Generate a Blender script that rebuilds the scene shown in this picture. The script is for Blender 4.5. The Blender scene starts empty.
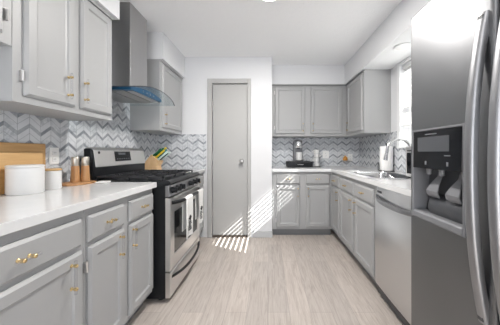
import bpy, bmesh, math, random
from mathutils import Vector, Matrix
R = math.radians
S = bpy.context.scene
COL = S.collection
random.seed(7)
# ------------------------------------------------------------ camera, sky, sun, exposure
cd = bpy.data.cameras.new('camera'); cam = bpy.data.objects.new('camera', cd); COL.objects.link(cam)
cam.location = (0, 0, 1.14); cam.rotation_euler = (R(90), 0, 0)
cd.sensor_width = 36; cd.lens = 235 / 500 * 36; cd.shift_x = -.036; cd.shift_y = -.021
cd.clip_start = .02
S.camera = cam
w = bpy.data.worlds.new('sky'); S.world = w; w.use_nodes = True
w.node_tree.nodes['Background'].inputs[0].default_value = (.86, .93, 1, 1)
w.node_tree.nodes['Background'].inputs[1].default_value = 1.9
sd = bpy.data.lights.new('sun', 'SUN'); sun = bpy.data.objects.new('sun', sd); COL.objects.link(sun)
sd.energy = 30.0; sd.angle = R(.1); sd.color = (1, .97, .92)
sun.rotation_euler = Vector((-1, .5, -.9)).to_track_quat('-Z', 'Y').to_euler()
sun.location = (4, 0, 4)
def area(name, loc, rot, sx, sy, e, col=(1, 1, 1), shape='RECTANGLE'):
    d = bpy.data.lights.new(name, 'AREA'); d.shape = shape; d.size = sx
    if shape == 'RECTANGLE': d.size_y = sy
    d.energy = e; d.color = col
    o = bpy.data.objects.new(name, d); COL.objects.link(o); o.location = loc; o.rotation_euler = rot
    return o
area('rear_fill', (0, -2.93, 1.15), (R(120), 0, 0), 2.5, 2.0, 64, (.95, .97, 1))  # added fill behind the camera, tilted up to brighten the ceiling
area('side_fill', (1.44, -1.95, 1.1), (0, R(122), 0), 1.9, 1.6, 8, (.95, .97, 1))  # added fill at the unseen side opening, also aimed upward
S.view_settings.view_transform = 'Standard'; S.view_settings.look = 'None'
S.view_settings.exposure = -0.25; S.view_settings.gamma = 1; S.view_settings.use_curve_mapping = False

# ------------------------------------------------------------ materials
def mat(name, col, rough=.5, metal=0, **k):
    m = bpy.data.materials.new(name); m.use_nodes = True
    b = m.node_tree.nodes['Principled BSDF']
    b.inputs['Base Color'].default_value = (*col, 1); b.inputs['Roughness'].default_value = rough
    b.inputs['Metallic'].default_value = metal
    for a, v in k.items(): b.inputs[a.replace('_', ' ')].default_value = v
    return m
class N:
    def __init__(s, m): s.t = m.node_tree; s.m = m; s.b = s.t.nodes.get('Principled BSDF')
    def n(s, typ, **k):
        x = s.t.nodes.new(typ)
        for a, v in k.items(): setattr(x, a, v)
        return x
    def l(s, a, b): s.t.links.new(a, b)
    def math(s, op, a, b=None, c=None):
        x = s.n('ShaderNodeMath', operation=op)
        for i, v in enumerate((a, b, c)):
            if v is None: continue
            if isinstance(v, (int, float)): x.inputs[i].default_value = v
            else: s.l(v, x.inputs[i])
        return x.outputs[0]
    def mix(s, f, a, b):
        x = s.n('ShaderNodeMix', data_type='RGBA')
        for sock, v in ((x.inputs['Factor'], f), (x.inputs['A'], a), (x.inputs['B'], b)):
            if isinstance(v, (int, float)): sock.default_value = v
            elif isinstance(v, tuple): sock.default_value = (*v, 1)
            else: s.l(v, sock)
        return x.outputs['Result']
    def pos(s, kind='Object', scale=(1, 1, 1), rot=(0, 0, 0)):
        if kind == 'world': o = s.n('ShaderNodeNewGeometry').outputs['Position']
        else: o = s.n('ShaderNodeTexCoord').outputs[kind]
        mp = s.n('ShaderNodeMapping'); mp.inputs['Scale'].default_value = scale; mp.inputs['Rotation'].default_value = rot
        s.l(o, mp.inputs['Vector']); return mp.outputs[0]
    def noise(s, vec, scale, detail=4, rough=.55, dist=0):
        x = s.n('ShaderNodeTexNoise'); x.inputs['Scale'].default_value = scale; x.inputs['Detail'].default_value = detail
        x.inputs['Roughness'].default_value = rough; x.inputs['Distortion'].default_value = dist
        s.l(vec, x.inputs['Vector']); return x.outputs['Fac']
    def ramp(s, f, stops):
        x = s.n('ShaderNodeValToRGB'); e = x.color_ramp.elements
        while len(e) < len(stops): e.new(.5)
        for q, (p, c) in zip(e, stops): q.position = p; q.color = (*c, 1) if isinstance(c, tuple) else (c, c, c, 1)
        s.l(f, x.inputs[0]); return x.outputs[0]
    def bump(s, h, strength, dist=.002):
        x = s.n('ShaderNodeBump'); x.inputs['Strength'].default_value = strength; x.inputs['Distance'].default_value = dist
        s.l(h, x.inputs['Height']); s.l(x.outputs[0], s.b.inputs['Normal'])

def wood(name, c1, c2, rough=.5, scale=(3, 3, 40), ns=1.5):
    m = mat(name, c1, rough); q = N(m)
    f = q.noise(q.pos('world', scale), ns, 5, .6, .6)
    q.l(q.ramp(f, [(.3, c1), (.7, c2)]), q.b.inputs['Base Color']); return m
def steel(name, col, rough=.3, scale=(1, 1, 300), amp=.1):
    m = mat(name, col, rough, 1); q = N(m)
    f = q.noise(q.pos('world', scale), 2, 3)
    q.l(q.math('MULTIPLY_ADD', f, amp, rough - amp / 2), q.b.inputs['Roughness'])
    q.bump(f, .05, .0005); return m

M = {}
m = mat('wall_paint', (.72, .73, .75), .75); q = N(m); q.bump(q.noise(q.pos('world'), 160, 3), .08, .002); M['wall'] = m
m = mat('ceiling_paint', (.91, .92, .935), .9); q = N(m)
q.bump(q.ramp(q.noise(q.pos('world'), 38, 4), [(.42, 0.), (.6, 1.)]), .35, .004); M['ceil'] = m
m = mat('cabinet_paint', (.375, .380, .386), .42); q = N(m)
q.bump(q.noise(q.pos('world', (40, 40, 4)), 3, 3), .06, .001); M['cab'] = m
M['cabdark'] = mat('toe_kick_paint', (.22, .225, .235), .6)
m = mat('door_paint', (.44, .44, .435), .5); q = N(m); q.bump(q.noise(q.pos('world', (60, 60, 5)), 2, 3), .05, .001); M['door'] = m
M['base'] = mat('baseboard_paint', (.50, .51, .525), .5)
m = mat('quartz', (.80, .81, .82), .14); q = N(m)
q.l(q.ramp(q.noise(q.pos('world'), 14, 6), [(.35, (.70, .71, .72)), (.7, (.73, .735, .74))]), q.b.inputs['Base Color']); M['quartz'] = m
M['white'] = mat('white_gloss', (.82, .82, .81), .3)
M['whitetrim'] = mat('white_trim', (.80, .81, .82), .45)
M['ceramic'] = mat('white_ceramic', (.74, .74, .735), .28)
M['gold'] = mat('brushed_brass', (.86, .66, .34), .25, 1)
M['chrome'] = mat('chrome', (.78, .78, .79), .12, 1)
M['silver'] = mat('silver_cap', (.60, .56, .50), .4, 1)
M['steel'] = steel('stainless', (.70, .69, .68), .32)
M['steel_v'] = steel('stainless_fridge', (.22, .225, .235), .42, (300, 300, 1), .06)
M['steel_h'] = steel('stainless_handle', (.36, .365, .38), .42, (300, 300, 1), .05)
M['steel_dw'] = steel('stainless_dishwasher', (.66, .665, .675), .30, (1, 1, 300), .08)
M['steel_c'] = steel('stainless_chimney', (.47, .465, .465), .32, (1, 1, 300))
M['steel_dark'] = steel('dark_stainless', (.30, .30, .31), .3)
M['black'] = mat('black_enamel', (.009, .010, .012), .3, Specular_IOR_Level=.3)
M['blackm'] = mat('black_matte', (.02, .02, .022), .55)
M['iron'] = mat('cast_iron', (.025, .026, .03), .5)
M['blackglass'] = mat('black_glass', (.006, .007, .009), .1, Specular_IOR_Level=.25)
M['plastic'] = mat('grey_plastic', (.20, .205, .22), .4)
M['plasticd'] = mat('dark_grey_plastic', (.055, .058, .065), .4)
M['blue'] = mat('blue_film', (.006, .07, .155), .35)
M['filter'] = steel('filter_mesh', (.50, .50, .50), .45, (90, 1, 1), .2)
M['paper'] = mat('paper_towel', (.85, .85, .85), .95)
M['board'] = wood('bamboo', (.46, .26, .10), (.60, .37, .16), .45, (6, 4, 60), 1.2)
M['board2'] = wood('bamboo_pale', (.56, .34, .15), (.68, .45, .21), .45, (6, 4, 60), 1.2)
M['board3'] = wood('acacia', (.42, .22, .07), (.56, .32, .12), .45, (6, 4, 50), 1.2)
M['millwood'] = wood('mill_wood', (.40, .20, .085), (.56, .31, .14), .4, (50, 50, 4), 1)
M['block'] = wood('block_wood', (.60, .38, .19), (.72, .50, .29), .5, (30, 30, 4), 1)
for n_, c_ in (('green', (.01, .14, .06)), ('yellow', (.70, .52, .03)), ('red', (.5, .03, .02)), ('teal', (.0, .20, .22)), ('pale', (.55, .70, .65)), ('navy', (.01, .02, .05))):
    M[n_] = mat(n_ + '_plastic', c_, .35)
M['amber'] = mat('amber_plastic', (.62, .28, .04), .3)
m = mat('towel_cotton', (.80, .80, .79), .95); q = N(m); q.bump(q.noise(q.pos('world'), 500, 2), .3, .001); M['towel'] = m
M['print'] = mat('towel_print', (.03, .03, .035), .9)
M['ext'] = mat('sky_block_grey', (.40, .40, .39), .9)
M['yard'] = mat('yard_gravel', (.12, .12, .11), .95)
M['sill'] = mat('dark_threshold', (.07, .055, .045), .5)
M['knob'] = mat('satin_nickel', (.45, .44, .43), .3, 1)
M['display'] = mat('display_glass', (.085, .09, .10), .2)
m = mat('lamp_lens', (.9, .9, .88), .4); m.node_tree.nodes['Principled BSDF'].inputs['Emission Color'].default_value = (1, .97, .93, 1)
m.node_tree.nodes['Principled BSDF'].inputs['Emission Strength'].default_value = 6; M['lens'] = m
M['lensoff'] = mat('lamp_lens_off', (.75, .75, .75), .4)
def thin(name, col, t, rough=.03):
    m = bpy.data.materials.new(name); m.use_nodes = True; q = N(m); q.t.nodes.remove(q.b)
    tr = q.n('ShaderNodeBsdfTransparent'); tr.inputs[0].default_value = (*col, 1)
    gl = q.n('ShaderNodeBsdfGlossy'); gl.inputs['Roughness'].default_value = rough
    lw = q.n('ShaderNodeLayerWeight'); lw.inputs[0].default_value = .5
    mx = q.n('ShaderNodeMixShader'); q.l(q.math('MULTIPLY_ADD', q.math('POWER', lw.outputs['Facing'], 3.), t, .03), mx.inputs[0]); q.l(tr.outputs[0], mx.inputs[1]); q.l(gl.outputs[0], mx.inputs[2])
    q.l(mx.outputs[0], q.t.nodes['Material Output'].inputs[0]); return m
M['glass'] = thin('window_glass', (.97, .98, .98), .6)
M['acrylic'] = thin('acrylic', (.96, .965, .975), .6, .3)
M['hoodglass'] = thin('hood_glass', (.90, .94, .95), .5)
M['blindw'] = mat('blind_white', (.84, .84, .84), .5)

def chevron(name, axis):                                    # herring chevron marble mosaic, u along the wall
    m = mat(name, (.6, .6, .6), .25); q = N(m)
    sp = q.n('ShaderNodeSeparateXYZ'); q.l(q.pos('world'), sp.inputs[0])
    u = q.math('ADD', sp.outputs[axis], 4.269 if axis == 'Y' else 4.245); z = sp.outputs['Z']
    W, P = .0705, .101
    tri = q.math('PINGPONG', u, W)
    v = q.math('ADD', q.math('MULTIPLY_ADD', tri, -.74, z), 5.0)
    vb = q.math('DIVIDE', v, P)
    row = q.math('FLOOR', vb); fr = q.math('FRACT', vb)
    colr = q.math('FLOOR', q.math('DIVIDE', u, W)); cf = q.math('FRACT', q.math('DIVIDE', u, W))
    thinb = q.math('GREATER_THAN', fr, .77); midb = q.math('GREATER_THAN', fr, .41)                 # thin dark tile after each wide pale one
    def rnd(a):
        c = q.n('ShaderNodeCombineXYZ'); q.l(colr, c.inputs[0]); q.l(row, c.inputs[1]); q.l(q.math('ADD', thinb, midb), c.inputs[2])
        wn = q.n('ShaderNodeTexWhiteNoise'); q.l(c.outputs[0], wn.inputs[0]); return wn.outputs[0]
    r1 = rnd(0.)
    vein = q.ramp(q.noise(q.pos('world', (1, 1, 1)), 22, 6, .65, 1.2), [(.38, (.30, .33, .37)), (.50, (.56, .585, .62)), (.62, (.70, .715, .735))])
    pale = q.mix(q.math('MULTIPLY', r1, .75), (.66, .675, .70), vein)
    dark = q.mix(.3, q.mix(r1, (.09, .10, .125), (.40, .42, .455)), vein)
    c = q.mix(thinb, pale, dark)
    g1 = q.math('LESS_THAN', q.math('ABSOLUTE', q.math('SUBTRACT', cf, .5)), .482)
    e1 = q.math('LESS_THAN', q.math('ABSOLUTE', q.math('SUBTRACT', fr, .77)), .012)
    e2 = q.math('MAXIMUM', q.math('GREATER_THAN', q.math('ABSOLUTE', q.math('SUBTRACT', fr, .5)), .488), q.math('LESS_THAN', q.math('ABSOLUTE', q.math('SUBTRACT', fr, .41)), .014))
    gr = q.math('MAXIMUM', q.math('MAXIMUM', e1, e2), q.math('SUBTRACT', 1., g1))
    q.l(q.mix(gr, c, (.34, .36, .385)), q.b.inputs['Base Color'])
    q.bump(q.math('SUBTRACT', 1., gr), .3, .001)
    return m
M['chevX'] = chevron('chevron_marble_across', 'X'); M['chevY'] = chevron('chevron_marble_along', 'Y')

m = mat('oak_planks', (.5, .45, .42), .42); q = N(m)
br = q.n('ShaderNodeTexBrick', offset=.37, offset_frequency=2)
q.l(q.pos('world', (1, 1, 1), (0, 0, R(90))), br.inputs['Vector'])
for a, v in (('Scale', 1.0), ('Mortar Size', .0012), ('Mortar Smooth', .3), ('Bias', 0.), ('Brick Width', 1.22), ('Row Height', .152)): br.inputs[a].default_value = v
br.inputs['Color1'].default_value = (.0, .0, .0, 1); br.inputs['Color2'].default_value = (1, 1, 1, 1); br.inputs['Mortar'].default_value = (.5, .5, .5, 1)
g = q.noise(q.pos('world', (15, 1.3, 1)), 2.2, 8, .66, 1.6)
g2 = q.noise(q.pos('world', (110, 3.5, 1)), 1.5, 4, .6, .2)
base = q.ramp(g, [(.30, (.32, .27, .24)), (.5, (.50, .45, .415)), (.70, (.61, .56, .525))])
fine = q.ramp(g2, [(.35, (.40, .355, .32)), (.62, (.58, .535, .50))])
c = q.mix(.35, base, fine)
tone = q.mix(br.outputs['Color'], (.90, .90, .90), (1.06, 1.05, 1.04))
mm = q.n('ShaderNodeMix', data_type='RGBA', blend_type='MULTIPLY'); mm.inputs['Factor'].default_value = 1
q.l(c, mm.inputs['A']); q.l(tone, mm.inputs['B'])
q.l(q.mix(br.outputs['Fac'], mm.outputs['Result'], (.30, .27, .25)), q.b.inputs['Base Color'])
q.bump(g2, .06, .001); M['floor'] = m

# ------------------------------------------------------------ mesh helpers (world coordinates unless the thing is turned)
class MB:
    def __init__(s): s.bm = bmesh.new()
    def box(s, x0, x1, y0, y1, z0, z1):
        v = [s.bm.verts.new(p) for p in ((x0, y0, z0), (x1, y0, z0), (x1, y1, z0), (x0, y1, z0), (x0, y0, z1), (x1, y0, z1), (x1, y1, z1), (x0, y1, z1))]
        for f in ((0, 3, 2, 1), (4, 5, 6, 7), (0, 1, 5, 4), (1, 2, 6, 5), (2, 3, 7, 6), (3, 0, 4, 7)): s.bm.faces.new([v[i] for i in f])
        return s
    def loops(s, ls, cap0=True, cap1=True, closed=False):
        L = [[s.bm.verts.new(p) for p in l] for l in ls]
        pairs = list(zip(L, L[1:])) + ([(L[-1], L[0])] if closed else [])
        for a, b in pairs:
            n = len(a)
            for i in range(n): s.bm.faces.new((a[i], a[(i + 1) % n], b[(i + 1) % n], b[i]))
        if cap0 and not closed: s.bm.faces.new(L[0][::-1])
        if cap1 and not closed: s.bm.faces.new(L[-1])
        return s
    def nest(s, rects, mp):                                  # rects (u0,u1,v0,v1,w)
        return s.loops([[mp(a, c, w_), mp(b, c, w_), mp(b, d, w_), mp(a, d, w_)] for a, b, c, d, w_ in rects])
    def lathe(s, prof, cx, cy, seg=32, axis='Z', c0=0):
        ls = []
        for r, h in prof:
            l = []
            for i in range(seg):
                a = 2 * math.pi * i / seg; p, q_ = r * math.cos(a), r * math.sin(a)
                l.append({'Z': (cx + p, cy + q_, h), 'X': (h, cx + p, cy + q_), 'Y': (cx + p, h, cy + q_), 'Q': (min(cx + p, .7512), h, cy + q_)}[axis])
            ls.append(l)
        return s.loops(ls)
    def tube(s, pts, r, seg=12, sx=1., flat=None):
        pts = [Vector(p) for p in pts]; ls = []; up = Vector(flat) if flat else None; nrm = None
        for i, p in enumerate(pts):
            t = (pts[min(i + 1, len(pts) - 1)] - pts[max(i - 1, 0)]).normalized()
            if up: n = (up - t * up.dot(t)).normalized()
            elif nrm is None: n = t.orthogonal().normalized()
            else: n = (nrm - t * nrm.dot(t)).normalized()
            nrm = n; b = t.cross(n)
            rr = r[i] if isinstance(r, (list, tuple)) else r
            ls.append([tuple(p + n * math.cos(2 * math.pi * k / seg) * rr * sx + b * math.sin(2 * math.pi * k / seg) * rr) for k in range(seg)])
        return s.loops(ls)
    def prism(s, poly, a, b, mp):                            # poly of (p,q) swept from a to b
        return s.loops([[mp(p, q_, a) for p, q_ in poly], [mp(p, q_, b) for p, q_ in poly]])
    def build(s, name, m, parent=None, bevel=0, smooth=False, seg=2):
        bmesh.ops.recalc_face_normals(s.bm, faces=s.bm.faces)
        root = parent
        while root is not None and root.parent: root = root.parent
        off = Vector((0, 0, 0))
        if root is not None and not root.get('_loc'): off = root.location.copy()
        if parent is None:
            lo = Vector([min(v.co[i] for v in s.bm.verts) for i in range(3)]); hi = Vector([max(v.co[i] for v in s.bm.verts) for i in range(3)])
            off = Vector(((lo.x + hi.x) / 2, (lo.y + hi.y) / 2, lo.z))
        bmesh.ops.translate(s.bm, verts=s.bm.verts, vec=-off)
        me = bpy.data.meshes.new(name); s.bm.to_mesh(me); s.bm.free()
        o = bpy.data.objects.new(name, me); COL.objects.link(o); me.materials.append(M[m] if isinstance(m, str) else m)
        if parent is None: o.location = off
        else: o.parent = parent
        if smooth:
            for p in me.polygons: p.use_smooth = True
            me.set_sharp_from_angle(angle=R(38))
        if bevel:
            md = o.modifiers.new('edge', 'BEVEL'); md.width = bevel; md.segments = seg; md.limit_method = 'ANGLE'; md.angle_limit = R(40)
        return o
def B(*a): return MB().box(*a)
def tag(o, label, cat, group=None):
    o['label'] = label; o['category'] = cat
    if group: o['group'] = group
    return o
def thing(name, label, cat, loc, rz=0, group=None):
    o = bpy.data.objects.new(name, None); COL.objects.link(o); o.location = loc; o.rotation_euler = (0, 0, rz)
    o.empty_display_size = .05
    tag(o, label, cat, group)
    return o
def local(name, label, cat, loc, rz=0, group=None):          # parts are written in the thing's own frame
    o = thing(name, label, cat, loc, rz, group); o['_loc'] = 1; return o
def struct(o): o['kind'] = 'structure'; return o

# ------------------------------------------------------------ room shell
XL, XR, YB, YA, ZC = -1.47, 1.47, 3.14, 3.77, 2.41
YF = -3.0
struct(B(XL - .1, XR + .2, YF - .1, YA + .1, -.1, 0).build('floor', 'floor'))
struct(B(XL - .1, XR + .2, YF - .1, YA + .1, ZC, ZC + .1).build('ceiling', 'ceil'))
struct(B(XL - .1, XL, YF, YA + .1, 0, ZC).build('wall_left', 'wall'))
DX0, DX1, DZ = -.745, -.272, 2.055
m_ = MB(); m_.box(XL, DX0, YB, YB + .1, 0, ZC); m_.box(DX1, .053, YB, YB + .1, 0, ZC); m_.box(DX0, DX1, YB, YB + .1, DZ, ZC)
struct(m_.build('wall_back', 'wall'))
struct(B(-.047, .053, YB + .1, YA, 0, ZC).build('wall_alcove_side', 'wall'))
struct(B(XL, XR, YA, YA + .1, 0, ZC).build('wall_alcove_back', 'wall'))
WY0, WY1, WZ0, WZ1 = 1.70, 2.60, 1.20, 2.095
m_ = MB(); m_.box(XR, XR + .14, -1.15, WY0, 0, ZC); m_.box(XR, XR + .14, YF, -2.75, 0, ZC); m_.box(XR, XR + .14, -2.75, -1.15, 2.1, ZC); m_.box(XR, XR + .14, WY1, YA, 0, ZC)  # unseen rear opening added so sun on the floor bounces to the ceiling
m_.box(XR, XR + .14, WY0, WY1, 0, WZ0); m_.box(XR, XR + .14, WY0, WY1, WZ1, ZC)
struct(m_.build('wall_right', 'wall'))
m_ = MB(); m_.box(XL, -1.3, YF - .1, YF, 0, ZC); m_.box(1.3, XR, YF - .1, YF, 0, ZC); m_.box(-1.3, 1.3, YF - .1, YF, 2.15, ZC)
struct(m_.build('wall_front', 'wall'))
ext = struct(B(4.0, 4.2, -3, 9, 0, 3.3).build('sky_block_wall', 'ext'))  # added wall, blocks the bright sky behind the blind so its gaps go grey
struct(B(1.68, 4.0, -3, 9, -.1, -.02).build('ground', 'yard'))
# soffits above the wall cabinets
struct(B(XL, -1.11, .2, 1.757, 2.128, ZC).build('soffit_left_near', 'wall'))
struct(B(XL, -1.11, 2.49, YB, 2.128, ZC).build('soffit_left_far', 'wall'))
struct(B(1.12, XR, .0, YA, 2.128, ZC).build('soffit_right', 'wall'))
struct(B(.053, 1.12, 3.43, YA, 2.128, ZC).build('soffit_alcove', 'wall'))
# chevron tile
m_ = MB(); m_.box(XL, XL + .008, .0, YB, .915, 1.375); m_.box(XL, XL + .008, 1.73, 2.49, 1.375, 2.128)
struct(m_.build('trim_1', 'chevY'))
struct(B(XL + .008, -.825, YB - .008, YB, .915, 1.375).build('trim_2', 'chevX'))
struct(B(.053, XR, YA - .008, YA, .915, 1.375).build('trim_3', 'chevX'))
m_ = MB(); m_.box(XR - .008, XR, 1.14, YA - .008, .915, WZ0 - .02); m_.box(XR - .008, XR, WY1 + .055, YA - .008, WZ0 - .02, 1.375)
struct(m_.build('trim_4', 'chevY'))
struct(B(-.205, .061, YB - .014, YB, 0, .085).build('baseboard_back', 'base', bevel=.004))
struct(B(XL, XL + .014, YF, -.05, 0, .085).build('baseboard_left', 'base', bevel=.004))
struct(B(XR - .014, XR, -1.15, .15, 0, .085).build('baseboard_right', 'base', bevel=.004))

# ------------------------------------------------------------ pantry door
dr = thing('door_1', 'narrow flat grey pantry door with steel knob beside the white wall', 'door', ((DX0 + DX1) / 2, YB + .03, 0)); dr['kind'] = 'structure'
del dr['label']; del dr['category']
B(DX0 + .004, DX1 - .004, YB + .022, YB + .06, .024, DZ - .004).build('door_slab', 'door', dr, bevel=.002)
m_ = MB(); cw = .062
m_.box(DX0 - cw, DX0, YB - .016, YB + .02, 0, DZ + cw); m_.box(DX1, DX1 + .045, YB - .016, YB + .02, 0, DZ + cw); m_.box(DX0, DX1, YB - .016, YB + .02, DZ, DZ + cw)
m_.build('door_frame', 'door', dr, bevel=.004)
kx, kz = -.350, 1.02
MB().lathe([(.03, YB + .022), (.03, YB + .016), (.012, YB + .012), (.011, YB - .012), (.024, YB - .022), (.029, YB - .036), (.022, YB - .05), (.006, YB - .054)], kx, kz, 24, 'Y').build('door_knob', 'knob', dr, smooth=True)
for hz in (.28, 1.02, 1.73):
    MB().lathe([(.006, hz), (.006, hz + .09)], DX0 + .002, YB + .012, 12).build('hinge', 'steel', dr, smooth=True)
B(DX0, DX1, YB - .004, YB + .09, 0, .022).build('threshold', 'sill', dr)

# ------------------------------------------------------------ cabinets
def FR(u, v, w_): return (u, w_, v)                          # local front: x along, z up, y outward negative
def handle(parent, u, v, vert, L=.145):
    for s in (-1, 1):
        c = (u, v + s * .050) if vert else (u + s * .019, v)
        m_ = MB(); m_.lathe([(.0075, -.019), (.0075, -.022), (.004, -.025), (.004, -.031), (.0072, -.034), (.0072, -.045), (.005, -.047)], c[0], c[1], 12, 'Y')
        m_.build('handle_post', 'gold', parent, smooth=True)
    L = L if vert else .085
    a, b = ((u, -.0395, v - L / 2), (u, -.0395, v + L / 2)) if vert else ((u - L / 2, -.0395, v), (u + L / 2, -.0395, v))
    MB().tube([a, b], .0058, 12).build('handle_bar', 'acrylic', parent, smooth=True)
def door(c, u0, u1, v0, v1, hu, hv, hinge=None, hy=True):
    R_ = [(0, 0), (0, -.009), (.011, -.020), (.050, -.020), (.056, -.012), (.064, -.010)]
    d = MB().nest([(u0 + i, u1 - i, v0 + i, v1 - i, w_) for i, w_ in R_], FR).build('door', 'cab', c)
    if hu is not None: handle(d, hu, hv, True)
    if hinge is not None:
        for hz in (v0 + .09, v1 - .09):
            m_ = MB(); m_.box(hinge - .006, hinge + .006, -.012, 0, hz - .025, hz + .025); m_.tube([(hinge, -.014, hz - .025), (hinge, -.014, hz + .025)], .004, 8)
            m_.build('hinge', 'steel', d)
def drawer(c, u0, u1, v0, v1, hasp=True):
    d = MB().nest([(u0 + i, u1 - i, v0 + i, v1 - i, w_) for i, w_ in ((0, 0), (0, -.009), (.012, -.020))], FR).build('drawer', 'cab', c)
    if hasp: handle(d, (u0 + u1) / 2, (v0 + v1) / 2, False)
def cab(label, loc, rz, wd, dp, h, toe=False, crown=False, group=None):
    c = local('base_cabinet' if toe else 'wall_cabinet', label, 'cabinet', loc, rz, group)
    z0 = .10 if toe else 0
    B(.0005, wd - .0005, 0, dp, z0, h).build('carcass', 'cab', c, bevel=.001)
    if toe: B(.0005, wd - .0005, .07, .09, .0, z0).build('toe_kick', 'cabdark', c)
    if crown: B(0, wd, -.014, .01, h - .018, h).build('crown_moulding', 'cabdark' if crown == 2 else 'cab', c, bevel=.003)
    return c
H, HB = .752, .875
L90, R90 = R(90), R(-90)
FX = -.865
# left base units (local x runs away from the camera)
c = cab('grey base cabinet at the left picture edge, nearest the camera', (FX, .0, 0), L90, .52, .59, HB, True)
drawer(c, .03, .49, .71, .835); door(c, .03, .49, .13, .688, None, None)
c = cab('wide grey base cabinet with one drawer over one broad door, under the white canisters', (FX, .521, 0), L90, .579, .59, HB, True)
drawer(c, .03, .553, .71, .835); door(c, .03, .558, .13, .688, .489, .60)
c = cab('grey two-door base cabinet with two drawers, left of the black range', (FX, 1.101, 0), L90, .654, .59, HB, True)
drawer(c, .017, .291, .71, .835); door(c, .017, .291, .13, .688, .242, .605, .006)
drawer(c, .346, .640, .71, .835); door(c, .346, .640, .13, .688, .372, .605)
c = cab('narrow grey base cabinet between range and pantry door', (FX, 2.546, 0), L90, .592, .59, HB, True)
drawer(c, .03, .56, .71, .835); door(c, .03, .56, .13, .688, .07, .60)
# left wall units
UX = -1.15; UH = 2.127 - 1.37
c = cab('short grey wall cabinet cut off by the top left picture corner', (UX, .25, 1.615), L90, .805, .32, 2.127 - 1.615, False, 1)
door(c, .04, .76, .035, .47, None, None, .775)
c = cab('tall grey two-door wall cabinet above the cutting boards', (UX, 1.056, 1.37), L90, .674, .32, UH, False, 1)
door(c, .045, .330, .035, UH - .03, .275, .143, .036); door(c, .375, .655, .035, UH - .03, .394, .143)
c = cab('small grey wall cabinet between range hood and pantry wall', (UX, 2.495, 1.37), L90, .643, .32, UH, False, 1)
door(c, .045, .61, .035, UH - .03, .085, .13)
# back alcove
c = cab('grey two-door base cabinet along the back alcove with sun stripes on it', (.056, 3.17, 0), 0, .806, .59, HB, True)
drawer(c, .055, .375, .71, .845); door(c, .055, .375, .13, .688, .345, .60, .05)
drawer(c, .453, .775, .71, .845); door(c, .453, .775, .13, .688, .483, .60)
c = cab('grey two-door wall cabinet over the coffee maker in the back alcove', (.056, 3.45, 1.37), 0, 1.093, .32, UH, False, 2)
door(c, .045, .489, .035, UH - .03, .455, .13, .040); door(c, .566, 1.032, .035, UH - .03, .600, .13)
# right wall unit, local x runs toward the camera
c = cab('grey corner wall cabinet on the right wall beside the window', (1.15, 3.769, 1.37), R90, .959, .32, UH, False, 2)
door(c, .41, .925, .035, UH - .03, .45, .13)
# right base units
c = cab('narrow grey base cabinet in the inner corner of the right run', (.865, 3.769, 0), R90, .969, .60, HB, True)
drawer(c, .60, .95, .71, .835); door(c, .60, .95, .13, .688, .91, .60)
c = cab('grey sink base cabinet left of the dishwasher with two doors', (.865, 2.799, 0), R90, .924, .60, .72, True)
B(.0005, .9235, 0, .02, .72, HB).build('face_rail', 'cab', c)
drawer(c, .03, .44, .71, .835); door(c, .03, .44, .13, .688, .405, .60)
drawer(c, .49, .90, .71, .835); door(c, .49, .90, .13, .688, .525, .60)

# ------------------------------------------------------------ worktops
tag(B(XL + .009, -.835, .0, 1.765, .876, .915).build('worktop', 'quartz', bevel=.002), 'long white quartz worktop on the left holding canisters and boards', 'worktop')
tag(B(XL + .009, -.835, 2.537, YB - .009, .876, .915).build('worktop', 'quartz', bevel=.002), 'short white quartz worktop under the knife block', 'worktop')
SX0, SX1, SY0, SY1 = .93, 1.33, 1.93, 2.66                   # sink outer rim
m_ = MB()
hx0, hx1, hy0, hy1 = SX0 + .02, SX1 - .02, SY0 + .02, SY1 - .02
pts = []
for a in ((.055, .84, 3.13, YA - .009), (.84, XR - .009, hy1, YA - .009), (.84, XR - .009, 1.14, hy0), (.84, hx0, hy0, hy1), (hx1, XR - .009, hy0, hy1)):
    m_.box(a[0], a[1], a[2], a[3], .876, .915)
tag(m_.build('worktop', 'quartz'), 'L-shaped white quartz worktop around the sink and back alcove', 'worktop')

def rrect(x0, x1, y0, y1, r, z, n=6):
    l = []
    for cx, cy, a0 in ((x1 - r, y1 - r, 0), (x0 + r, y1 - r, 90), (x0 + r, y0 + r, 180), (x1 - r, y0 + r, 270)):
        for i in range(n + 1):
            a = R(a0 + 90 * i / n); l.append((cx + r * math.cos(a), cy + r * math.sin(a), z))
    return l
sk = thing('sink', 'stainless drop-in sink set in the right worktop', 'sink', ((SX0 + SX1) / 2, (SY0 + SY1) / 2, .74))
def rr(i, r, z): return rrect(SX0 + i, SX1 - i, SY0 + i, SY1 - i, r, z)
MB().loops([rr(.026, .08, .752), rr(.022, .085, .85), rr(.022, .085, .9155), rr(0, .10, .9155), rr(0, .10, .920), rr(.006, .095, .922), rr(.020, .085, .920), rr(.027, .08, .905), rr(.032, .075, .80), rr(.06, .06, .765)]).build('basin', 'chrome', sk, smooth=True)
MB().lathe([(.045, .7655), (.045, .768), (.03, .7685), (.02, .766)], 1.13, 2.29, 24).build('drain', 'steel_dark', sk, smooth=True)

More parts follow.
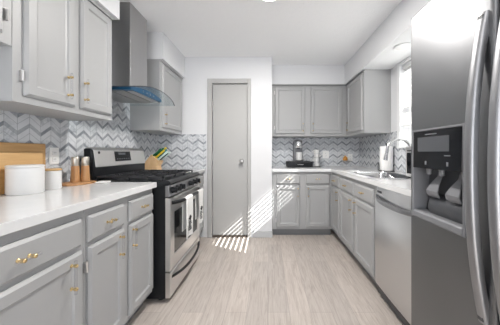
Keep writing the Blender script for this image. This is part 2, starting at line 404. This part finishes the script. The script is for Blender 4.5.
fc = thing('faucet', 'chrome gooseneck faucet arching over the sink', 'faucet', (1.385, 2.27, .915))
MB().lathe([(.028, .9155), (.028, .925), (.018, .935), (.018, .98), (.012, .985)], 1.385, 2.27, 24).build('base', 'chrome', fc, smooth=True)
p = [(1.385, 2.27, .975), (1.385, 2.27, 1.12)]
for i in range(13):
    a = math.pi * i / 12; p.append((1.268 + .117 * math.cos(a), 2.27, 1.15 + .115 * math.sin(a)))
p.append((1.145, 2.27, 1.12))
MB().tube(p, .0145, 16).build('spout', 'chrome', fc, smooth=True)
MB().tube([(1.146, 2.27, 1.13), (1.140, 2.27, 1.095), (1.134, 2.27, 1.06)], [.014, .018, .019], 16).build('spray_head', 'chrome', fc, smooth=True)
MB().tube([(1.385, 2.265, .955), (1.385, 2.215, .97), (1.385, 2.17, 1.0)], [.009, .007, .006], 12).build('lever', 'chrome', fc, smooth=True)

# ------------------------------------------------------------ window and blind
wn = thing('window_1', 'x', 'x', (XR + .10, (WY0 + WY1) / 2, WZ0)); wn['kind'] = 'structure'; del wn['label']; del wn['category']
X0, X1 = XR + .09, XR + .13
m_ = MB(); t = .035
m_.box(X0, X1, WY0, WY0 + t, WZ0, WZ1); m_.box(X0, X1, WY1 - t, WY1, WZ0, WZ1); m_.box(X0, X1, WY0 + t, WY1 - t, WZ0, WZ0 + t); m_.box(X0, X1, WY0 + t, WY1 - t, WZ1 - t, WZ1)
m_.build('window_frame', 'whitetrim', wn)
zm = 1.62
B(X0 + .005, X1 - .005, WY0 + t, WY1 - t, zm - .018, zm + .018).build('meeting_rail', 'whitetrim', wn)
B(XR + .108, XR + .112, WY0 + t, WY1 - t, WZ0 + t, WZ1 - t).build('pane', 'glass', wn)
m_ = MB(); m_.box(XR - .014, XR + .0, WY1, WY1 + .055, WZ0 - .02, 2.127); m_.box(XR - .014, XR, WY0 - .055, WY0, WZ0 - .02, 2.127); m_.box(XR - .014, XR, WY0, WY1, WZ1, 2.127)
m_.build('casing', 'whitetrim', wn, bevel=.003)
B(XR - .03, XR + .09, WY0 - .02, WY1 + .02, WZ0 - .02, WZ0 + .003).build('window_sill', 'whitetrim', wn, bevel=.003)

bl = thing('window_blind', 'white horizontal slat blind half lowered in the sink window', 'blind', (XR + .045, (WY0 + WY1) / 2, 1.42))
y0, y1 = WY0 + .012, WY1 - .012
B(XR + .015, XR + .07, y0, y1, WZ1 - .05, WZ1 - .002).build('head_rail', 'blindw', bl, bevel=.003)
m_ = MB(); zz = 1.455; cx = XR + .043
while zz < WZ1 - .06:
    th = R(8); dx, dz = .0245 * math.cos(th), .0245 * math.sin(th)
    for k in (0,):
        a = [(cx - dx, zz - dz - .0012), (cx, zz + .0010), (cx + dx, zz + dz - .0012), (cx + dx, zz + dz + .0012), (cx, zz + .0036), (cx - dx, zz - dz + .0012)]
        m_.prism(a, y0, y1, lambda p_, q_, s_: (p_, s_, q_))
    zz += .056
m_.build('slats', 'blindw', bl)
B(cx - .024, cx + .024, y0, y1, 1.415, 1.432).build('bottom_rail', 'blindw', bl, bevel=.003)
for yy in (y0 + .12, y1 - .12):
    MB().tube([(cx - .026, yy, 1.43), (cx - .026, yy, WZ1 - .04)], .0012, 6).build('cord', 'blindw', bl)

# ------------------------------------------------------------ ceiling lamps
def disc(name, label, x, y, z, r, on, e=0):
    t = thing(name, label, 'ceiling light', (x, y, z))
    MB().lathe([(r, z), (r + .004, z - .006), (r - .008, z - .014), (r - .02, z - .014), (r - .022, z - .004)], x, y, 40).build('trim_ring', 'whitetrim', t, smooth=True)
    MB().lathe([(r - .021, z - .002), (r - .021, z - .012), (.01, z - .014)], x, y, 40).build('lens', 'lens' if on else 'lensoff', t, smooth=True)
    if e:
        o = area('lamp_glow', (0, 0, -.03), (0, 0, 0), r * 1.6, 0, e, (1, .96, .91), 'DISK'); o.parent = t
disc('ceiling_light', 'lit round flush light at the top edge of the photo', .01, 1.88, ZC, .10, True, 44)
disc('ceiling_light', 'added round fill light, unseen on the ceiling above the camera', .01, .0, ZC, .10, True, 4)  # unseen lamp added as fill over the near end of the room
disc('recessed_light', 'round unlit recessed light in the soffit over the sink', 1.26, 2.2, 2.128, .075, False)

# ------------------------------------------------------------ range hood
hd = thing('range_hood', 'stainless chimney range hood with curved glass canopy over the stove', 'range hood', (-1.27, 2.12, 1.625))
HC = 2.12
def arc(y): return 1.684 - .43 * (y - HC) ** 2
def YZX(p_, q_, s_): return (s_, p_, q_)
m_ = B(XL + .009, -1.167, 1.99, 2.27, 1.688, ZC); m_.build('chimney', 'steel_c', hd, bevel=.003)
ys = [1.83 + (2.35 - 1.83) * i / 24 for i in range(25)]
m_ = MB(); m_.prism([(y, arc(y)) for y in ys] + [(2.35, 1.636), (1.83, 1.628)], XL + .009, -1.065, YZX); m_.build('hood_body', 'blue', hd, smooth=True)
m_ = MB(); m_.box(-1.44, -1.25, 1.86, 2.32, 1.622, 1.634); m_.build('grease_filter', 'filter', hd, bevel=.002)
m_ = MB(); m_.box(-1.235, -1.14, 1.86, 2.32, 1.622, 1.634); m_.build('grease_filter', 'filter', hd, bevel=.002)
B(-1.125, -1.08, 1.88, 2.30, 1.623, 1.634).build('light_strip', 'steel', hd, bevel=.002)
ys = [1.755 + .735 * i / 30 for i in range(31)]
def gx(y): return -.965 - .10 * ((y - HC) / .3675) ** 4 * .25
m_ = MB()
ls = [[(XL + .012, y, arc(y) + .001), (gx(y), y, arc(y) + .001), (gx(y), y, arc(y) + .008), (XL + .012, y, arc(y) + .008)] for y in ys]
m_.loops(ls); m_.build('glass_canopy', 'hoodglass', hd, smooth=True)
m_ = MB(); e_ = [(gx(y), y, arc(y) + .0045) for y in ys]
m_.tube([(XL + .02, ys[0], arc(ys[0]) + .0045)] + e_, .0036, 8)
m_.build('glass_rim', 'plasticd', hd, smooth=True)
m_ = MB()
for k in range(4): m_.lathe([(.007, -1.0645), (.007, -1.060), (.004, -1.059)], 2.00 + .06 * k, 1.655, 12, 'X')
m_.build('buttons', 'chrome', hd)

# ------------------------------------------------------------ range
RY0, RY1 = 1.773, 2.529
rg = thing('range', 'black and stainless gas range with towels on its oven door', 'stove', (-1.1, (RY0 + RY1) / 2, 0))
B(-1.455, -.775, RY0, RY1, .03, .885).build('body', 'black', rg, bevel=.003)
for fx in (-1.40, -.83):
    for fy in (RY0 + .05, RY1 - .05): MB().lathe([(.018, 0), (.018, .03)], fx, fy, 12).build('foot', 'blackm', rg)
XZY = lambda p_, q_, s_: (p_, s_, q_)
m_ = MB(); m_.prism([(-1.455, .885), (-.79, .885), (-.752, .885), (-.738, .897), (-.738, .914), (-.752, .926), (-.80, .926), (-.83, .918), (-1.455, .918)], RY0 - .003, RY1 + .003, XZY)
m_.build('cooktop', 'black', rg, bevel=.004)
m_ = MB(); m_.prism([(-.775, .80), (-.742, .80), (-.752, .884), (-.775, .884)], RY0, RY1, XZY); m_.build('control_panel', 'steel_dark', rg, bevel=.002)
for ky in (1.835, 1.925, 2.015, 2.24, 2.36, 2.455):
    k_ = MB(); k_.lathe([(.026, -.749), (.026, -.741), (.021, -.738), (.018, -.718), (.012, -.714)], ky, .843, 20, 'X')
    k_.box(-.742, -.708, ky - .004, ky + .004, .823, .863)
    k_.build('knob', 'black', rg, smooth=True)
od = MB().nest([(RY0 + .002, RY1 - .002, .235, .79, -.775), (RY0 + .002, RY1 - .002, .235, .79, -.742), (RY0 + .008, RY1 - .008, .241, .784, -.735), (1.845, 2.455, .335, .675, -.735), (1.85, 2.45, .34, .67, -.741)], lambda u, v, w_: (w_, u, v)).build('oven_door', 'steel', rg)
MB().nest([(1.85, 2.45, .34, .67, -.741), (1.85, 2.45, .34, .67, -.7405)], lambda u, v, w_: (w_, u, v)).build('oven_window', 'blackglass', od)
n = 24; hp = [(-.735 + .055 * (1 - abs(2 * i / n - 1) ** 6), RY0 + .025 + (RY1 - RY0 - .05) * i / n, .752) for i in range(n + 1)]
MB().tube(hp, .0145, 12).build('handle', 'black', od, smooth=True)
dw_ = MB().nest([(RY0 + .002, RY1 - .002, .035, .225, -.775), (RY0 + .002, RY1 - .002, .035, .225, -.742), (RY0 + .008, RY1 - .008, .041, .219, -.735)], lambda u, v, w_: (w_, u, v)).build('drawer', 'steel', rg)
hp = [(-.738 + .045 * (1 - abs(2 * i / n - 1) ** 2.5), RY0 + .03 + (RY1 - RY0 - .06) * i / n, .185 - .02 * (1 - abs(2 * i / n - 1) ** 2)) for i in range(n + 1)]
MB().tube(hp, .011, 12, 1.0).build('handle', 'black', dw_, smooth=True)
# backguard
m_ = MB(); m_.prism([(-1.395, .918), (-1.330, .918), (-1.319, .95), (-1.319, 1.03), (-1.336, 1.15), (-1.355, 1.168), (-1.395, 1.168)], RY0 + .003, RY1 - .005, XZY)
bg = m_.build('backguard', 'black', rg, bevel=.008)
m_ = MB(); m_.prism([(-1.316, 1.02), (-1.313, 1.025), (-1.330, 1.152), (-1.352, 1.176), (-1.39, 1.176), (-1.39, 1.167), (-1.356, 1.167), (-1.336, 1.15), (-1.3185, 1.03)], RY0 + .022, RY1 - .012, XZY)
m_.build('steel_fascia', 'steel', bg, bevel=.003)
def bgface(u, v): t_ = (v - 1.03) / .122; return -1.313 - .017 * t_
m_ = MB(); m_.loops([[(bgface(0, v) + d_, u, v) for u, v in ((2.03, 1.06), (2.26, 1.06), (2.26, 1.145), (2.03, 1.145))] for d_ in (0, .002)]); m_.build('display_panel', 'blackglass', bg)
m_ = MB(); m_.loops([[(bgface(0, v) + d_, u, v) for u, v in ((2.08, 1.115), (2.18, 1.115), (2.18, 1.135), (2.08, 1.135))] for d_ in (.002, .003)])
for i in range(6):
    u_ = 2.05 + .033 * i; m_.loops([[(bgface(0, v) + d_, u, v) for u, v in ((u_, 1.075), (u_ + .018, 1.075), (u_ + .018, 1.084), (u_, 1.084))] for d_ in (.002, .003)])
m_.build('display_marks', 'display', bg)
m_ = MB(); m_.lathe([(.011, bgface(0, 1.14)), (.011, bgface(0, 1.14) + .003)], 1.845, 1.135, 20, 'X'); m_.build('badge', 'black', bg)
# burners and grates
for bx_, by_, br_ in ((-1.22, 1.93, .04), (-.92, 1.93, .05), (-1.22, 2.37, .05), (-.92, 2.37, .04), (-1.07, 2.15, .045)):
    MB().lathe([(br_ + .012, .9185), (br_ + .010, .926), (br_, .928), (br_, .936), (br_ - .01, .938)], bx_, by_, 24).build('burner', 'iron', rg, smooth=True)
for gy0, gy1 in ((1.80, 2.03), (2.037, 2.263), (2.27, 2.50)):
    m_ = MB(); x0, x1 = -1.32, -.80; b_ = .006; zt = .952
    for yy in (gy0 + b_, gy1 - b_, (gy0 + gy1) / 2): m_.box(x0, x1, yy - b_, yy + b_, zt - .012, zt)
    for xx in (x0 + b_, -1.22, -1.07, -.92, x1 - b_): m_.box(xx - b_, xx + b_, gy0, gy1, zt - .012, zt)
    for xx in (x0 + b_, x1 - b_, -1.07):
        for yy in (gy0 + b_, gy1 - b_): m_.box(xx - b_, xx + b_, yy - b_, yy + b_, .9185, zt - .01)
    for xx in (-1.22, -.92):
        for a in range(4):
            an = R(45 + 90 * a); m_.tube([(xx + .03 * math.cos(an), (gy0 + gy1) / 2 + .03 * math.sin(an), zt + .003), (xx + .085 * math.cos(an), (gy0 + gy1) / 2 + .085 * math.sin(an), zt)], .006, 6)
    m_.build('grate', 'iron', rg)

def towel(label, ya, yb, zbot, ph):
    t = thing('dish_towel', label, 'towel', (-.68, (ya + yb) / 2, zbot), 0, None)
    m_ = MB(); nu = 14
    prof = []                                              # (x offset from rail, z)
    for i in range(15): prof.append((.0145, zbot + (.752 - zbot) * i / 14))
    for i in range(1, 8): a = math.pi * i / 8; prof.append((.0145 * math.cos(a), .752 + .0145 * math.sin(a)))
    for i in range(10): prof.append((-.0145, .752 - .26 * i / 9))
    V = []
    for k in (0, 1):
        g_ = []
        for px, pz in prof:
            row_ = []
            for j in range(nu + 1):
                u = j / nu; down = max(0, (.752 - pz)) / .35
                wv = .006 * math.sin(u * 9 + ph + down) * min(1, down * 2) * (1 if px > 0 else -.2)
                sgn = 1 if k == 0 else 0
                ox = px + (.0022 * (1 if px > .001 else -1 if px < -.001 else 0) * sgn)
                oz = pz + (.0022 * sgn if abs(px) < .0144 else 0)
                y = ya + (yb - ya) * u + (.5 - u) * .012 * (1 - down)
                row_.append(m_.bm.verts.new((-.68 + ox + max(wv, -.001 if px < 0 else wv), y, oz)))
            g_.append(row_)
        V.append(g_)
    for k in (0, 1):
        for i in range(len(prof) - 1):
            for j in range(nu):
                m_.bm.faces.new((V[k][i][j], V[k][i][j + 1], V[k][i + 1][j + 1], V[k][i + 1][j]))
    for i in range(len(prof) - 1):
        for j in (0, nu): m_.bm.faces.new((V[0][i][j], V[0][i + 1][j], V[1][i + 1][j], V[1][i][j]))
    for j in range(nu):
        for i in (0, len(prof) - 1): m_.bm.faces.new((V[0][i][j], V[0][i][j + 1], V[1][i][j + 1], V[1][i][j]))
    m_.build('cloth', 'towel', t, smooth=True)
    m_ = MB(); yc = (ya + yb) / 2; X_ = -.68 + .0235
    m_.lathe([(.022, X_ - .004), (.022, X_)], yc, .585, 16, 'X'); m_.box(X_ - .004, X_, yc - .035, yc + .03, .582, .590)
    for k in range(5): m_.box(X_ - .004, X_, yc - .04 + .006 * (k % 2), yc + .03 - .01 * (k % 3), .485 + .016 * k, .492 + .016 * k)
    m_.build('print', 'print', t)
towel('white printed dish towel on the oven handle, the nearer of the two', 1.905, 2.085, .43, 0)
towel('white printed dish towel on the oven handle, the one nearer the pantry door', 2.25, 2.42, .44, 2)

# ------------------------------------------------------------ fridge
fg = thing('refrigerator', 'large stainless side-by-side refrigerator filling the right edge', 'refrigerator', (1.07, .66, 0))
FY0, FY1 = .20, 1.12; XF = .675
B(.762, 1.455, FY0 + .005, FY1 - .005, .03, 1.765).build('body', 'plastic', fg, bevel=.006)
B(.80, 1.44, FY0 + .02, FY1 - .02, 0, .035).build('base_grille', 'blackm', fg)
YX = lambda u, v, w_: (w_, u, v)
def rd(a, b, c_, d_): return [(a, b, c_, d_, .755), (a, b, c_, d_, XF + .016), (a + .003, b - .003, c_ + .003, d_ - .003, XF + .007), (a + .009, b - .009, c_ + .009, d_ - .009, XF + .002), (a + .018, b - .018, c_ + .018, d_ - .018, XF)]
PY0, PY1, PZ0, PZ1 = .80, 1.095, .846, 1.238
fd = MB().nest(rd(.697, FY1, .06, 1.78) + [(PY0, PY1, PZ0, PZ1, XF), (PY0, PY1, PZ0, PZ1, .752)], YX).build('freezer_door', 'steel_v', fg, smooth=True)
rf = MB().nest(rd(FY0, .690, .06, 1.78), YX).build('fridge_door', 'steel_v', fg, smooth=True)
# dispenser
m_ = MB(); b_ = .012
m_.box(XF - .004, .745, PY0, PY0 + b_, PZ0, PZ1); m_.box(XF - .004, .745, PY1 - b_, PY1, PZ0, PZ1); m_.box(XF - .004, .745, PY0 + b_, PY1 - b_, PZ1 - .008, PZ1)
m_.prism([(XF - .003, PZ0), (XF - .006, PZ0 + .006), (XF - .006, PZ0 + .026), (XF + .002, PZ0 + .032), (.745, PZ0 + .032), (.745, PZ0)], PY0 + b_, PY1 - b_, XZY)
m_.build('dispenser_frame', 'plastic', fd, bevel=.002)
m_ = MB(); m_.prism([(XF - .007, 1.070), (XF - .004, 1.229), (.74, 1.229), (.74, 1.070)], PY0 + b_, PY1 - b_, XZY); m_.build('dispenser_panel', 'blackglass', fd, bevel=.002)
B(XF - .0075, XF - .004, .868, 1.048, 1.142, 1.203).build('display_screen', 'display', fd)
m_ = MB(); m_.box(XF - .0075, XF - .003, .935, 1.0, 1.212, 1.216); m_.box(XF - .0085, XF - .004, .862, .89, 1.124, 1.128)
for yy in (.875, .995): m_.box(XF - .0085, XF - .004, yy - .004, yy + .004, 1.086, 1.102)
m_.build('panel_marks', 'plastic', fd)
m_ = MB(); cav = [(.744 - .03 * math.cos(R(a)) * 0 - .018 * (1 - math.sin(R(a))), .8785 + .19 * (1 - math.cos(R(a)))) for a in range(0, 91, 10)]
m_.prism([(.7515, .8785)] + cav + [(.7515, 1.069)], PY0 + b_, PY1 - b_, XZY); m_.build('cavity_liner', 'plasticd', fd, smooth=True)
for yy in (.995, .885):
    m_ = MB()
    m_.loops([[(XF + .016 + dx_ + k * .006, yy - w_, z_) if s_ < 0 else (XF + .016 + dx_ + k * .006, yy + w_, z_) for s_, k in ((-1, 0), (1, 0), (1, 1), (-1, 1))] for dx_, w_, z_ in ((.04, .010, 1.068), (.034, .012, 1.035), (.014, .024, 1.005), (.000, .034, .975), (.004, .036, .958), (.012, .030, .948))])
    m_.build('paddle', 'plastic', fd, bevel=.002)
MB().lathe([(.0, PY0 + .013), (.050, PY0 + .014), (.056, PY0 + .02), (.056, PY1 - .075), (.050, PY1 - .064), (.0, PY1 - .062)], .752, .905, 32, 'Q').build('drip_hump', 'plasticd', fd, smooth=True)
m_ = MB()
for yy in (.945, 1.02): MB().lathe([(.012, 1.070), (.010, 1.045), (.006, 1.043)], .70, yy, 16).build('nozzle', 'plastic', fd)
def fhandle(par, yc):
    m_ = MB(); n = 28; ls = []
    for i in range(n + 1):
        t_ = 2 * i / n - 1; z = 1.09 + .485 * t_; x = XF - .006 - .046 * (1 - abs(t_) ** 2.2)
        hw = .0165; th_ = .020
        nx = 0
        ls.append([(x + th_, yc - hw, z), (x + .006, yc - hw, z), (x + .001, yc - hw + .003, z), (x - .002, yc - hw + .009, z), (x - .002, yc + hw - .009, z), (x + .001, yc + hw - .003, z), (x + .006, yc + hw, z), (x + th_, yc + hw, z)])
    m_.loops(ls); h_ = m_.build('handle', 'steel_h', par, smooth=True)
    for z in (1.575 - .03, .605 + .03):
        B(XF - .012, XF + .002, yc - .010, yc + .010, z - .022, z + .022).build('handle_mount', 'plasticd', par, bevel=.002)
fhandle(fd, .735); fhandle(rf, .655)
for yy in (FY1 - .05, FY0 + .05): B(.70, .80, yy - .025, yy + .025, 1.7805, 1.795).build('hinge_cover', 'plasticd', fg, bevel=.004)

# ------------------------------------------------------------ dishwasher
dw = thing('dishwasher', 'stainless dishwasher with bowed handle between cabinets and refrigerator', 'dishwasher', (1.1, 1.56, 0))
DY0, DY1 = 1.262, 1.868
B(.875, 1.44, DY0, DY1, .03, .872).build('tub', 'plasticd', dw)
B(.93, .945, DY0, DY1, 0, .10).build('toe_kick', 'blackm', dw)
m_ = MB(); n = 20; ls = []
def bow(y): t_ = (2 * (y - DY0) / (DY1 - DY0) - 1); return .846 + .006 * t_ * t_
for i in range(n + 1):
    y = DY0 + .004 + (DY1 - DY0 - .008) * i / n; x = bow(y)
    ls.append([(.874, y, .105), (x + .006, y, .105), (x, y, .115), (x - .006, y, .45), (x, y, .775), (x + .010, y, .80), (x + .010, y, .855), (x + .014, y, .868), (.874, y, .868)])
m_.loops(ls); dd = m_.build('door', 'steel_dw', dw, smooth=True)
m_ = MB(); ls = []
for i in range(n + 1):
    y = DY0 + .012 + (DY1 - DY0 - .024) * i / n; t_ = 2 * i / n - 1; x = bow(y) - .034 * (1 - t_ ** 4); z0 = .772 - .018 * (1 - t_ * t_)
    ls.append([(x + .012, y, z0), (x, y, z0 + .004), (x - .003, y, z0 + .018), (x + .002, y, z0 + .034), (x + .012, y, z0 + .036)])
m_.loops(ls); m_.build('handle', 'steel_h', dd, smooth=True)
B(.8525, .8575, 1.775, 1.835, .826, .842).build('badge', 'plasticd', dd)
tag(B(.865, .88, 1.145, 1.255, .10, .875).build('filler_panel', 'cab'), 'narrow grey filler strip between dishwasher and refrigerator', 'panel')

# ------------------------------------------------------------ small things on the left worktop
CT = .9155
def rbox(name, m__, x0, x1, y0, y1, z0, z1, label, cat, bev=.012, group=None, lean=0):
    o = B(x0, x1, y0, y1, z0, z1).build(name, m__, bevel=bev, seg=3); tag(o, label, cat, group)
    o.rotation_euler.y = R(lean); return o
g_ = 'wooden boards against the left backsplash'
rbox('cutting_board', 'board', -1.459, -1.440, .98, 1.525, CT, 1.193, 'tallest bamboo cutting board standing against the chevron backsplash', 'cutting board', .006)
rbox('cutting_board', 'board2', -1.434, -1.416, 1.00, 1.480, CT, 1.137, 'paler bamboo cutting board, the middle one of three leaning at left', 'cutting board', .006)
rbox('cutting_board', 'board3', -1.410, -1.393, .98, 1.40, CT, 1.048, 'lowest and darkest wooden board, behind the large white canister', 'cutting board', .006)

def canister(name, label, x, y, r, h, lid):
    t = thing(name, label, 'canister', (x, y, CT))
    z = CT
    MB().lathe([(r * .94, z), (r, z + .008), (r, z + h - .004), (r - .004, z + h), (r - .010, z + h), (r - .010, z + h - .02)], x, y, 48).build('jar', 'ceramic', t, smooth=True)
    if lid: MB().lathe([(r - .010, z + h - .012), (r - .008, z + h + .0005), (r + .001, z + h + .001), (r + .001, z + h + .009), (r - .006, z + h + .012)], x, y, 48).build('lid', 'board2', t, smooth=True)
    return t
canister('canister', 'large round white canister in front of the wooden boards', -1.315, 1.275, .076, .143, True).children[1].data.materials[0] = M['ceramic']
canister('canister', 'small white canister with a wooden lid under the wall outlet', -1.312, 1.430, .044, .112, True)

tr = MB()
tr.prism([(-1.425, 1.555), (-1.31, 1.53), (-1.27, 1.56), (-1.255, 1.70), (-1.275, 1.748), (-1.40, 1.755), (-1.43, 1.73)], CT, CT + .013, lambda p_, q_, s_: (p_, q_, s_))
tag(tr.build('serving_tray', 'millwood', bevel=.004), 'small wooden tray under the salt and pepper mills', 'tray')
def mill(label, x, y):
    t = thing('pepper_mill', label, 'mill', (x, y, CT + .0135)); z = CT + .0135
    MB().lathe([(.029, z), (.0295, z + .004), (.0255, z + .06), (.0235, z + .112)], x, y, 32).build('body', 'millwood', t, smooth=True)
    MB().lathe([(.0225, z + .1125), (.0235, z + .114), (.0235, z + .172), (.021, z + .176), (.006, z + .177)], x, y, 32).build('cap', 'silver', t, smooth=True)
mill('wooden mill with silver cap, the one beside the small canister', -1.365, 1.665)
mill('wooden mill with silver cap, the one beside the black range', -1.322, 1.700)
tag(MB().loops([rrect(-1.265 + .035 + i, -1.265 + .11 - i, 1.655 + i, 1.745 - i, .02, z) for i, z in ((.006, CT), (0, CT + .006), (0, CT + .011), (.006, CT + .011), (.012, CT + .006))]).build('spoon_rest', 'white', smooth=True), 'small white dish on the worktop right beside the mill tray', 'dish')

def outlet(label, mp, u, v, wd=.072, ht=.115, gangs=1):
    base_ = mp(u, v - ht / 2, 0)
    t = thing('wall_outlet', label, 'outlet', base_)
    MB().nest([(u - wd / 2, u + wd / 2, v - ht / 2, v + ht / 2, 0), (u - wd / 2, u + wd / 2, v - ht / 2, v + ht / 2, .003), (u - wd / 2 + .004, u + wd / 2 - .004, v - ht / 2 + .004, v + ht / 2 - .004, .006)], mp).build('cover_plate', 'white', t)
    for g in range(gangs):
        uu = u + (g - (gangs - 1) / 2) * .046
        for s_ in (-1, 1):
            c_ = v + s_ * .022
            f = MB().nest([(uu - .016, uu + .016, c_ - .014, c_ + .014, .006), (uu - .015, uu + .015, c_ - .013, c_ + .013, .0085)], mp).build('socket', 'whitetrim', t)
            m_ = MB()
            for k in (-.006, .006): m_.nest([(uu + k - .0012, uu + k + .0012, c_ - .003, c_ + .006, .0085), (uu + k - .0012, uu + k + .0012, c_ - .003, c_ + .006, .0089)], mp)
            m_.build('slots', 'blackm', f)
    return t
outlet('white wall outlet on the left backsplash above the small canister', lambda u, v, w_: (XL + .0085 + w_, u, v), 1.603, 1.112)
outlet('white wall outlet on the back backsplash beside the mug stack', lambda u, v, w_: (u, YA - .0085 - w_, v), .924, 1.098, .10)
outlet('white wall outlet on the back backsplash beside the amber plug-in', lambda u, v, w_: (u, YA - .0085 - w_, v), 1.315, 1.05)
pf = thing('air_freshener', 'amber plug-in air freshener on the back backsplash near the corner', 'air freshener', (1.222, YA - .05, 1.0))
MB().lathe([(.02, 1.005), (.036, 1.01), (.036, 1.045), (.026, 1.062), (.012, 1.068), (.011, 1.085)], 1.222, YA - .05, 20).build('bottle', 'amber', pf, smooth=True)
B(1.205, 1.295, YA - .03, YA - .0085, 1.03, 1.07).build('plug_body', 'white', pf, bevel=.004)

# knife block, leaning back over the short worktop
kb = thing('knife_block', 'pale wooden knife block with colourful handles on the short worktop', 'knife block', (-1.34, 2.78, CT))
XZ = XZY
m_ = MB(); m_.prism([(-1.445, CT), (-1.29, CT), (-1.300, .975), (-1.272, 1.032), (-1.363, 1.112), (-1.437, 1.02)], 2.735, 2.865, XZ)
m_.build('block', 'block', kb, bevel=.006)
i_ = 0
for r_, (yy, cs) in enumerate(((2.755, ('green', 'yellow', 'pale')), (2.80, ('green', 'teal', 'navy')), (2.845, ('yellow', 'red', 'pale')))):
    for k, cn in enumerate(cs):
        f_ = .2 + .3 * k; bx0 = -1.363 + .091 * f_; bz0 = 1.112 - .080 * f_
        d_ = Vector((.76, .0, .65)).normalized(); p0 = Vector((bx0, yy, bz0)) ; p1 = p0 + d_ * (.125 + .012 * ((r_ + k) % 3))
        MB().tube([p0 - d_ * .0, p0 + d_ * .012, p0 + d_ * .06, p1 - d_ * .01, p1], [.008, .012, .011, .0135, .009], 10).build('knife_handle', cn, kb, smooth=True)

# ------------------------------------------------------------ things on the back worktop
pdw = thing('pod_drawer', 'flat black coffee pod drawer under the coffee maker', 'pod drawer', (.47, 3.60, CT))
B(.285, .66, 3.46, 3.74, CT, .995).build('case', 'blackm', pdw, bevel=.004)
f = B(.295, .65, 3.452, 3.46, CT + .008, .987).build('drawer_front', 'black', pdw, bevel=.002)
MB().tube([(.43, 3.445, .955), (.52, 3.445, .955)], .006, 8).build('handle', 'chrome', f)
cm = thing('coffee_maker', 'small silver coffee maker standing on the black pod drawer', 'coffee maker', (.46, 3.6, .9955))
B(.395, .53, 3.62, 3.715, .996, 1.31).build('column', 'plastic', cm, bevel=.012)
B(.40, .525, 3.50, 3.62, .996, 1.012).build('drip_tray', 'plasticd', cm, bevel=.004)
MB().lathe([(.055, 1.20), (.062, 1.21), (.062, 1.305), (.052, 1.318), (.01, 1.322)], .463, 3.60, 32).build('brew_head', 'chrome', cm, smooth=True)
B(.445, .480, 3.555, 3.585, 1.185, 1.20).build('nozzle', 'blackm', cm)
def mug(name, label, x, y, z, r, h, group=None, ang=0):
    t = thing(name, label, 'mug', (x, y, z), 0, group)
    MB().lathe([(r * .75, z), (r * .93, z + .006), (r, z + .03), (r, z + h), (r - .004, z + h), (r - .005, z + .01)], x, y, 28).build('cup', 'ceramic', t, smooth=True)
    p = [(x + math.cos(ang) * (r - .002 + .024 * math.sin(math.pi * i / 8)), y + math.sin(ang) * (r - .002 + .024 * math.sin(math.pi * i / 8)), z + h * .22 + h * .58 * i / 8) for i in range(9)]
    MB().tube(p, .0045, 8).build('handle', 'ceramic', t, smooth=True)
mug('mug', 'white mug under the coffee maker spout', .470, 3.555, 1.0125, .045, .125, None, 0)
rk = thing('mug_rack', 'wire rack on black base holding four stacked white cups', 'rack', (.735, 3.56, CT))
MB().lathe([(.072, CT), (.072, CT + .008), (.06, CT + .010)], .735, 3.56, 28).build('base', 'black', rk, smooth=True)
for s_ in (-1, 1):
    MB().tube([(.735 + s_ * .050, 3.60, CT + .009), (.735 + s_ * .050, 3.60, 1.19), (.735 + s_ * .03, 3.60, 1.205)], .003, 8).build('wire', 'chrome', rk)
pos_ = ('bottom', 'second from bottom', 'third from bottom', 'top')
for k in range(4):
    mug('mug', 'small white cup in the rack on the back worktop, ' + pos_[k] + ' of four', .735 + (.003, -.003, .002, -.002)[k], 3.555, CT + .011 + .063 * k, .037, .058, 'stacked cups in the rack', (.4, 2.8, .2, 3.0)[k])

# ------------------------------------------------------------ right worktop
pt = thing('paper_towel_holder', 'black stand holding a white paper towel roll beside the sink', 'paper towel holder', (1.355, 2.72, CT))
MB().lathe([(.082, CT), (.082, CT + .008), (.074, CT + .010)], 1.382, 2.745, 40).build('base', 'blackm', pt, smooth=True)
MB().lathe([(.005, CT + .010), (.005, 1.225), (.010, 1.228), (.010, 1.238), (.004, 1.241)], 1.382, 2.745, 12).build('rod', 'blackm', pt, smooth=True)
MB().tube([(1.284, 2.745, CT + .009), (1.284, 2.745, 1.01), (1.290, 2.745, 1.022), (1.296, 2.745, 1.01), (1.296, 2.745, CT + .009)], .0035, 8).build('arm', 'blackm', pt, smooth=True)
tag(MB().loops([[(1.382 + r * math.cos(2 * math.pi * i / 40), 2.745 + r * math.sin(2 * math.pi * i / 40), z) for i in range(40)] for r, z in ((.019, CT + .0105), (.070, CT + .0105), (.071, CT + .014), (.071, 1.202), (.069, 1.206), (.019, 1.206))], closed=True).build('paper_towel_roll', 'paper', smooth=True), 'white paper towel roll upright on its black stand', 'paper towels')

ov = thing('toaster_oven', 'stainless toaster oven with dark glass door half hidden by the refrigerator', 'toaster oven', (1.335, 1.88, CT))
B(1.215, 1.45, 1.66, 2.075, CT + .012, 1.185).build('housing', 'steel', ov, bevel=.006)
for fx in (1.235, 1.43):
    for fy in (1.69, 2.045): MB().lathe([(.012, CT), (.012, CT + .012)], fx, fy, 12).build('foot', 'blackm', ov)
dv = B(1.207, 1.2145, 1.76, 2.045, .955, 1.155).build('glass_door', 'blackglass', ov, bevel=.002)
MB().tube([(1.19, 1.79, 1.14), (1.19, 2.015, 1.14)], .006, 10).build('handle', 'steel', dv, smooth=True)
for kz in (.97, 1.04, 1.11): MB().lathe([(.016, 1.2145), (.014, 1.195), (.005, 1.194)], 1.71, kz, 16, 'X').build('knob', 'blackm', ov, smooth=True)
for o in bpy.data.objects:
    if '_loc' in o: del o['_loc']
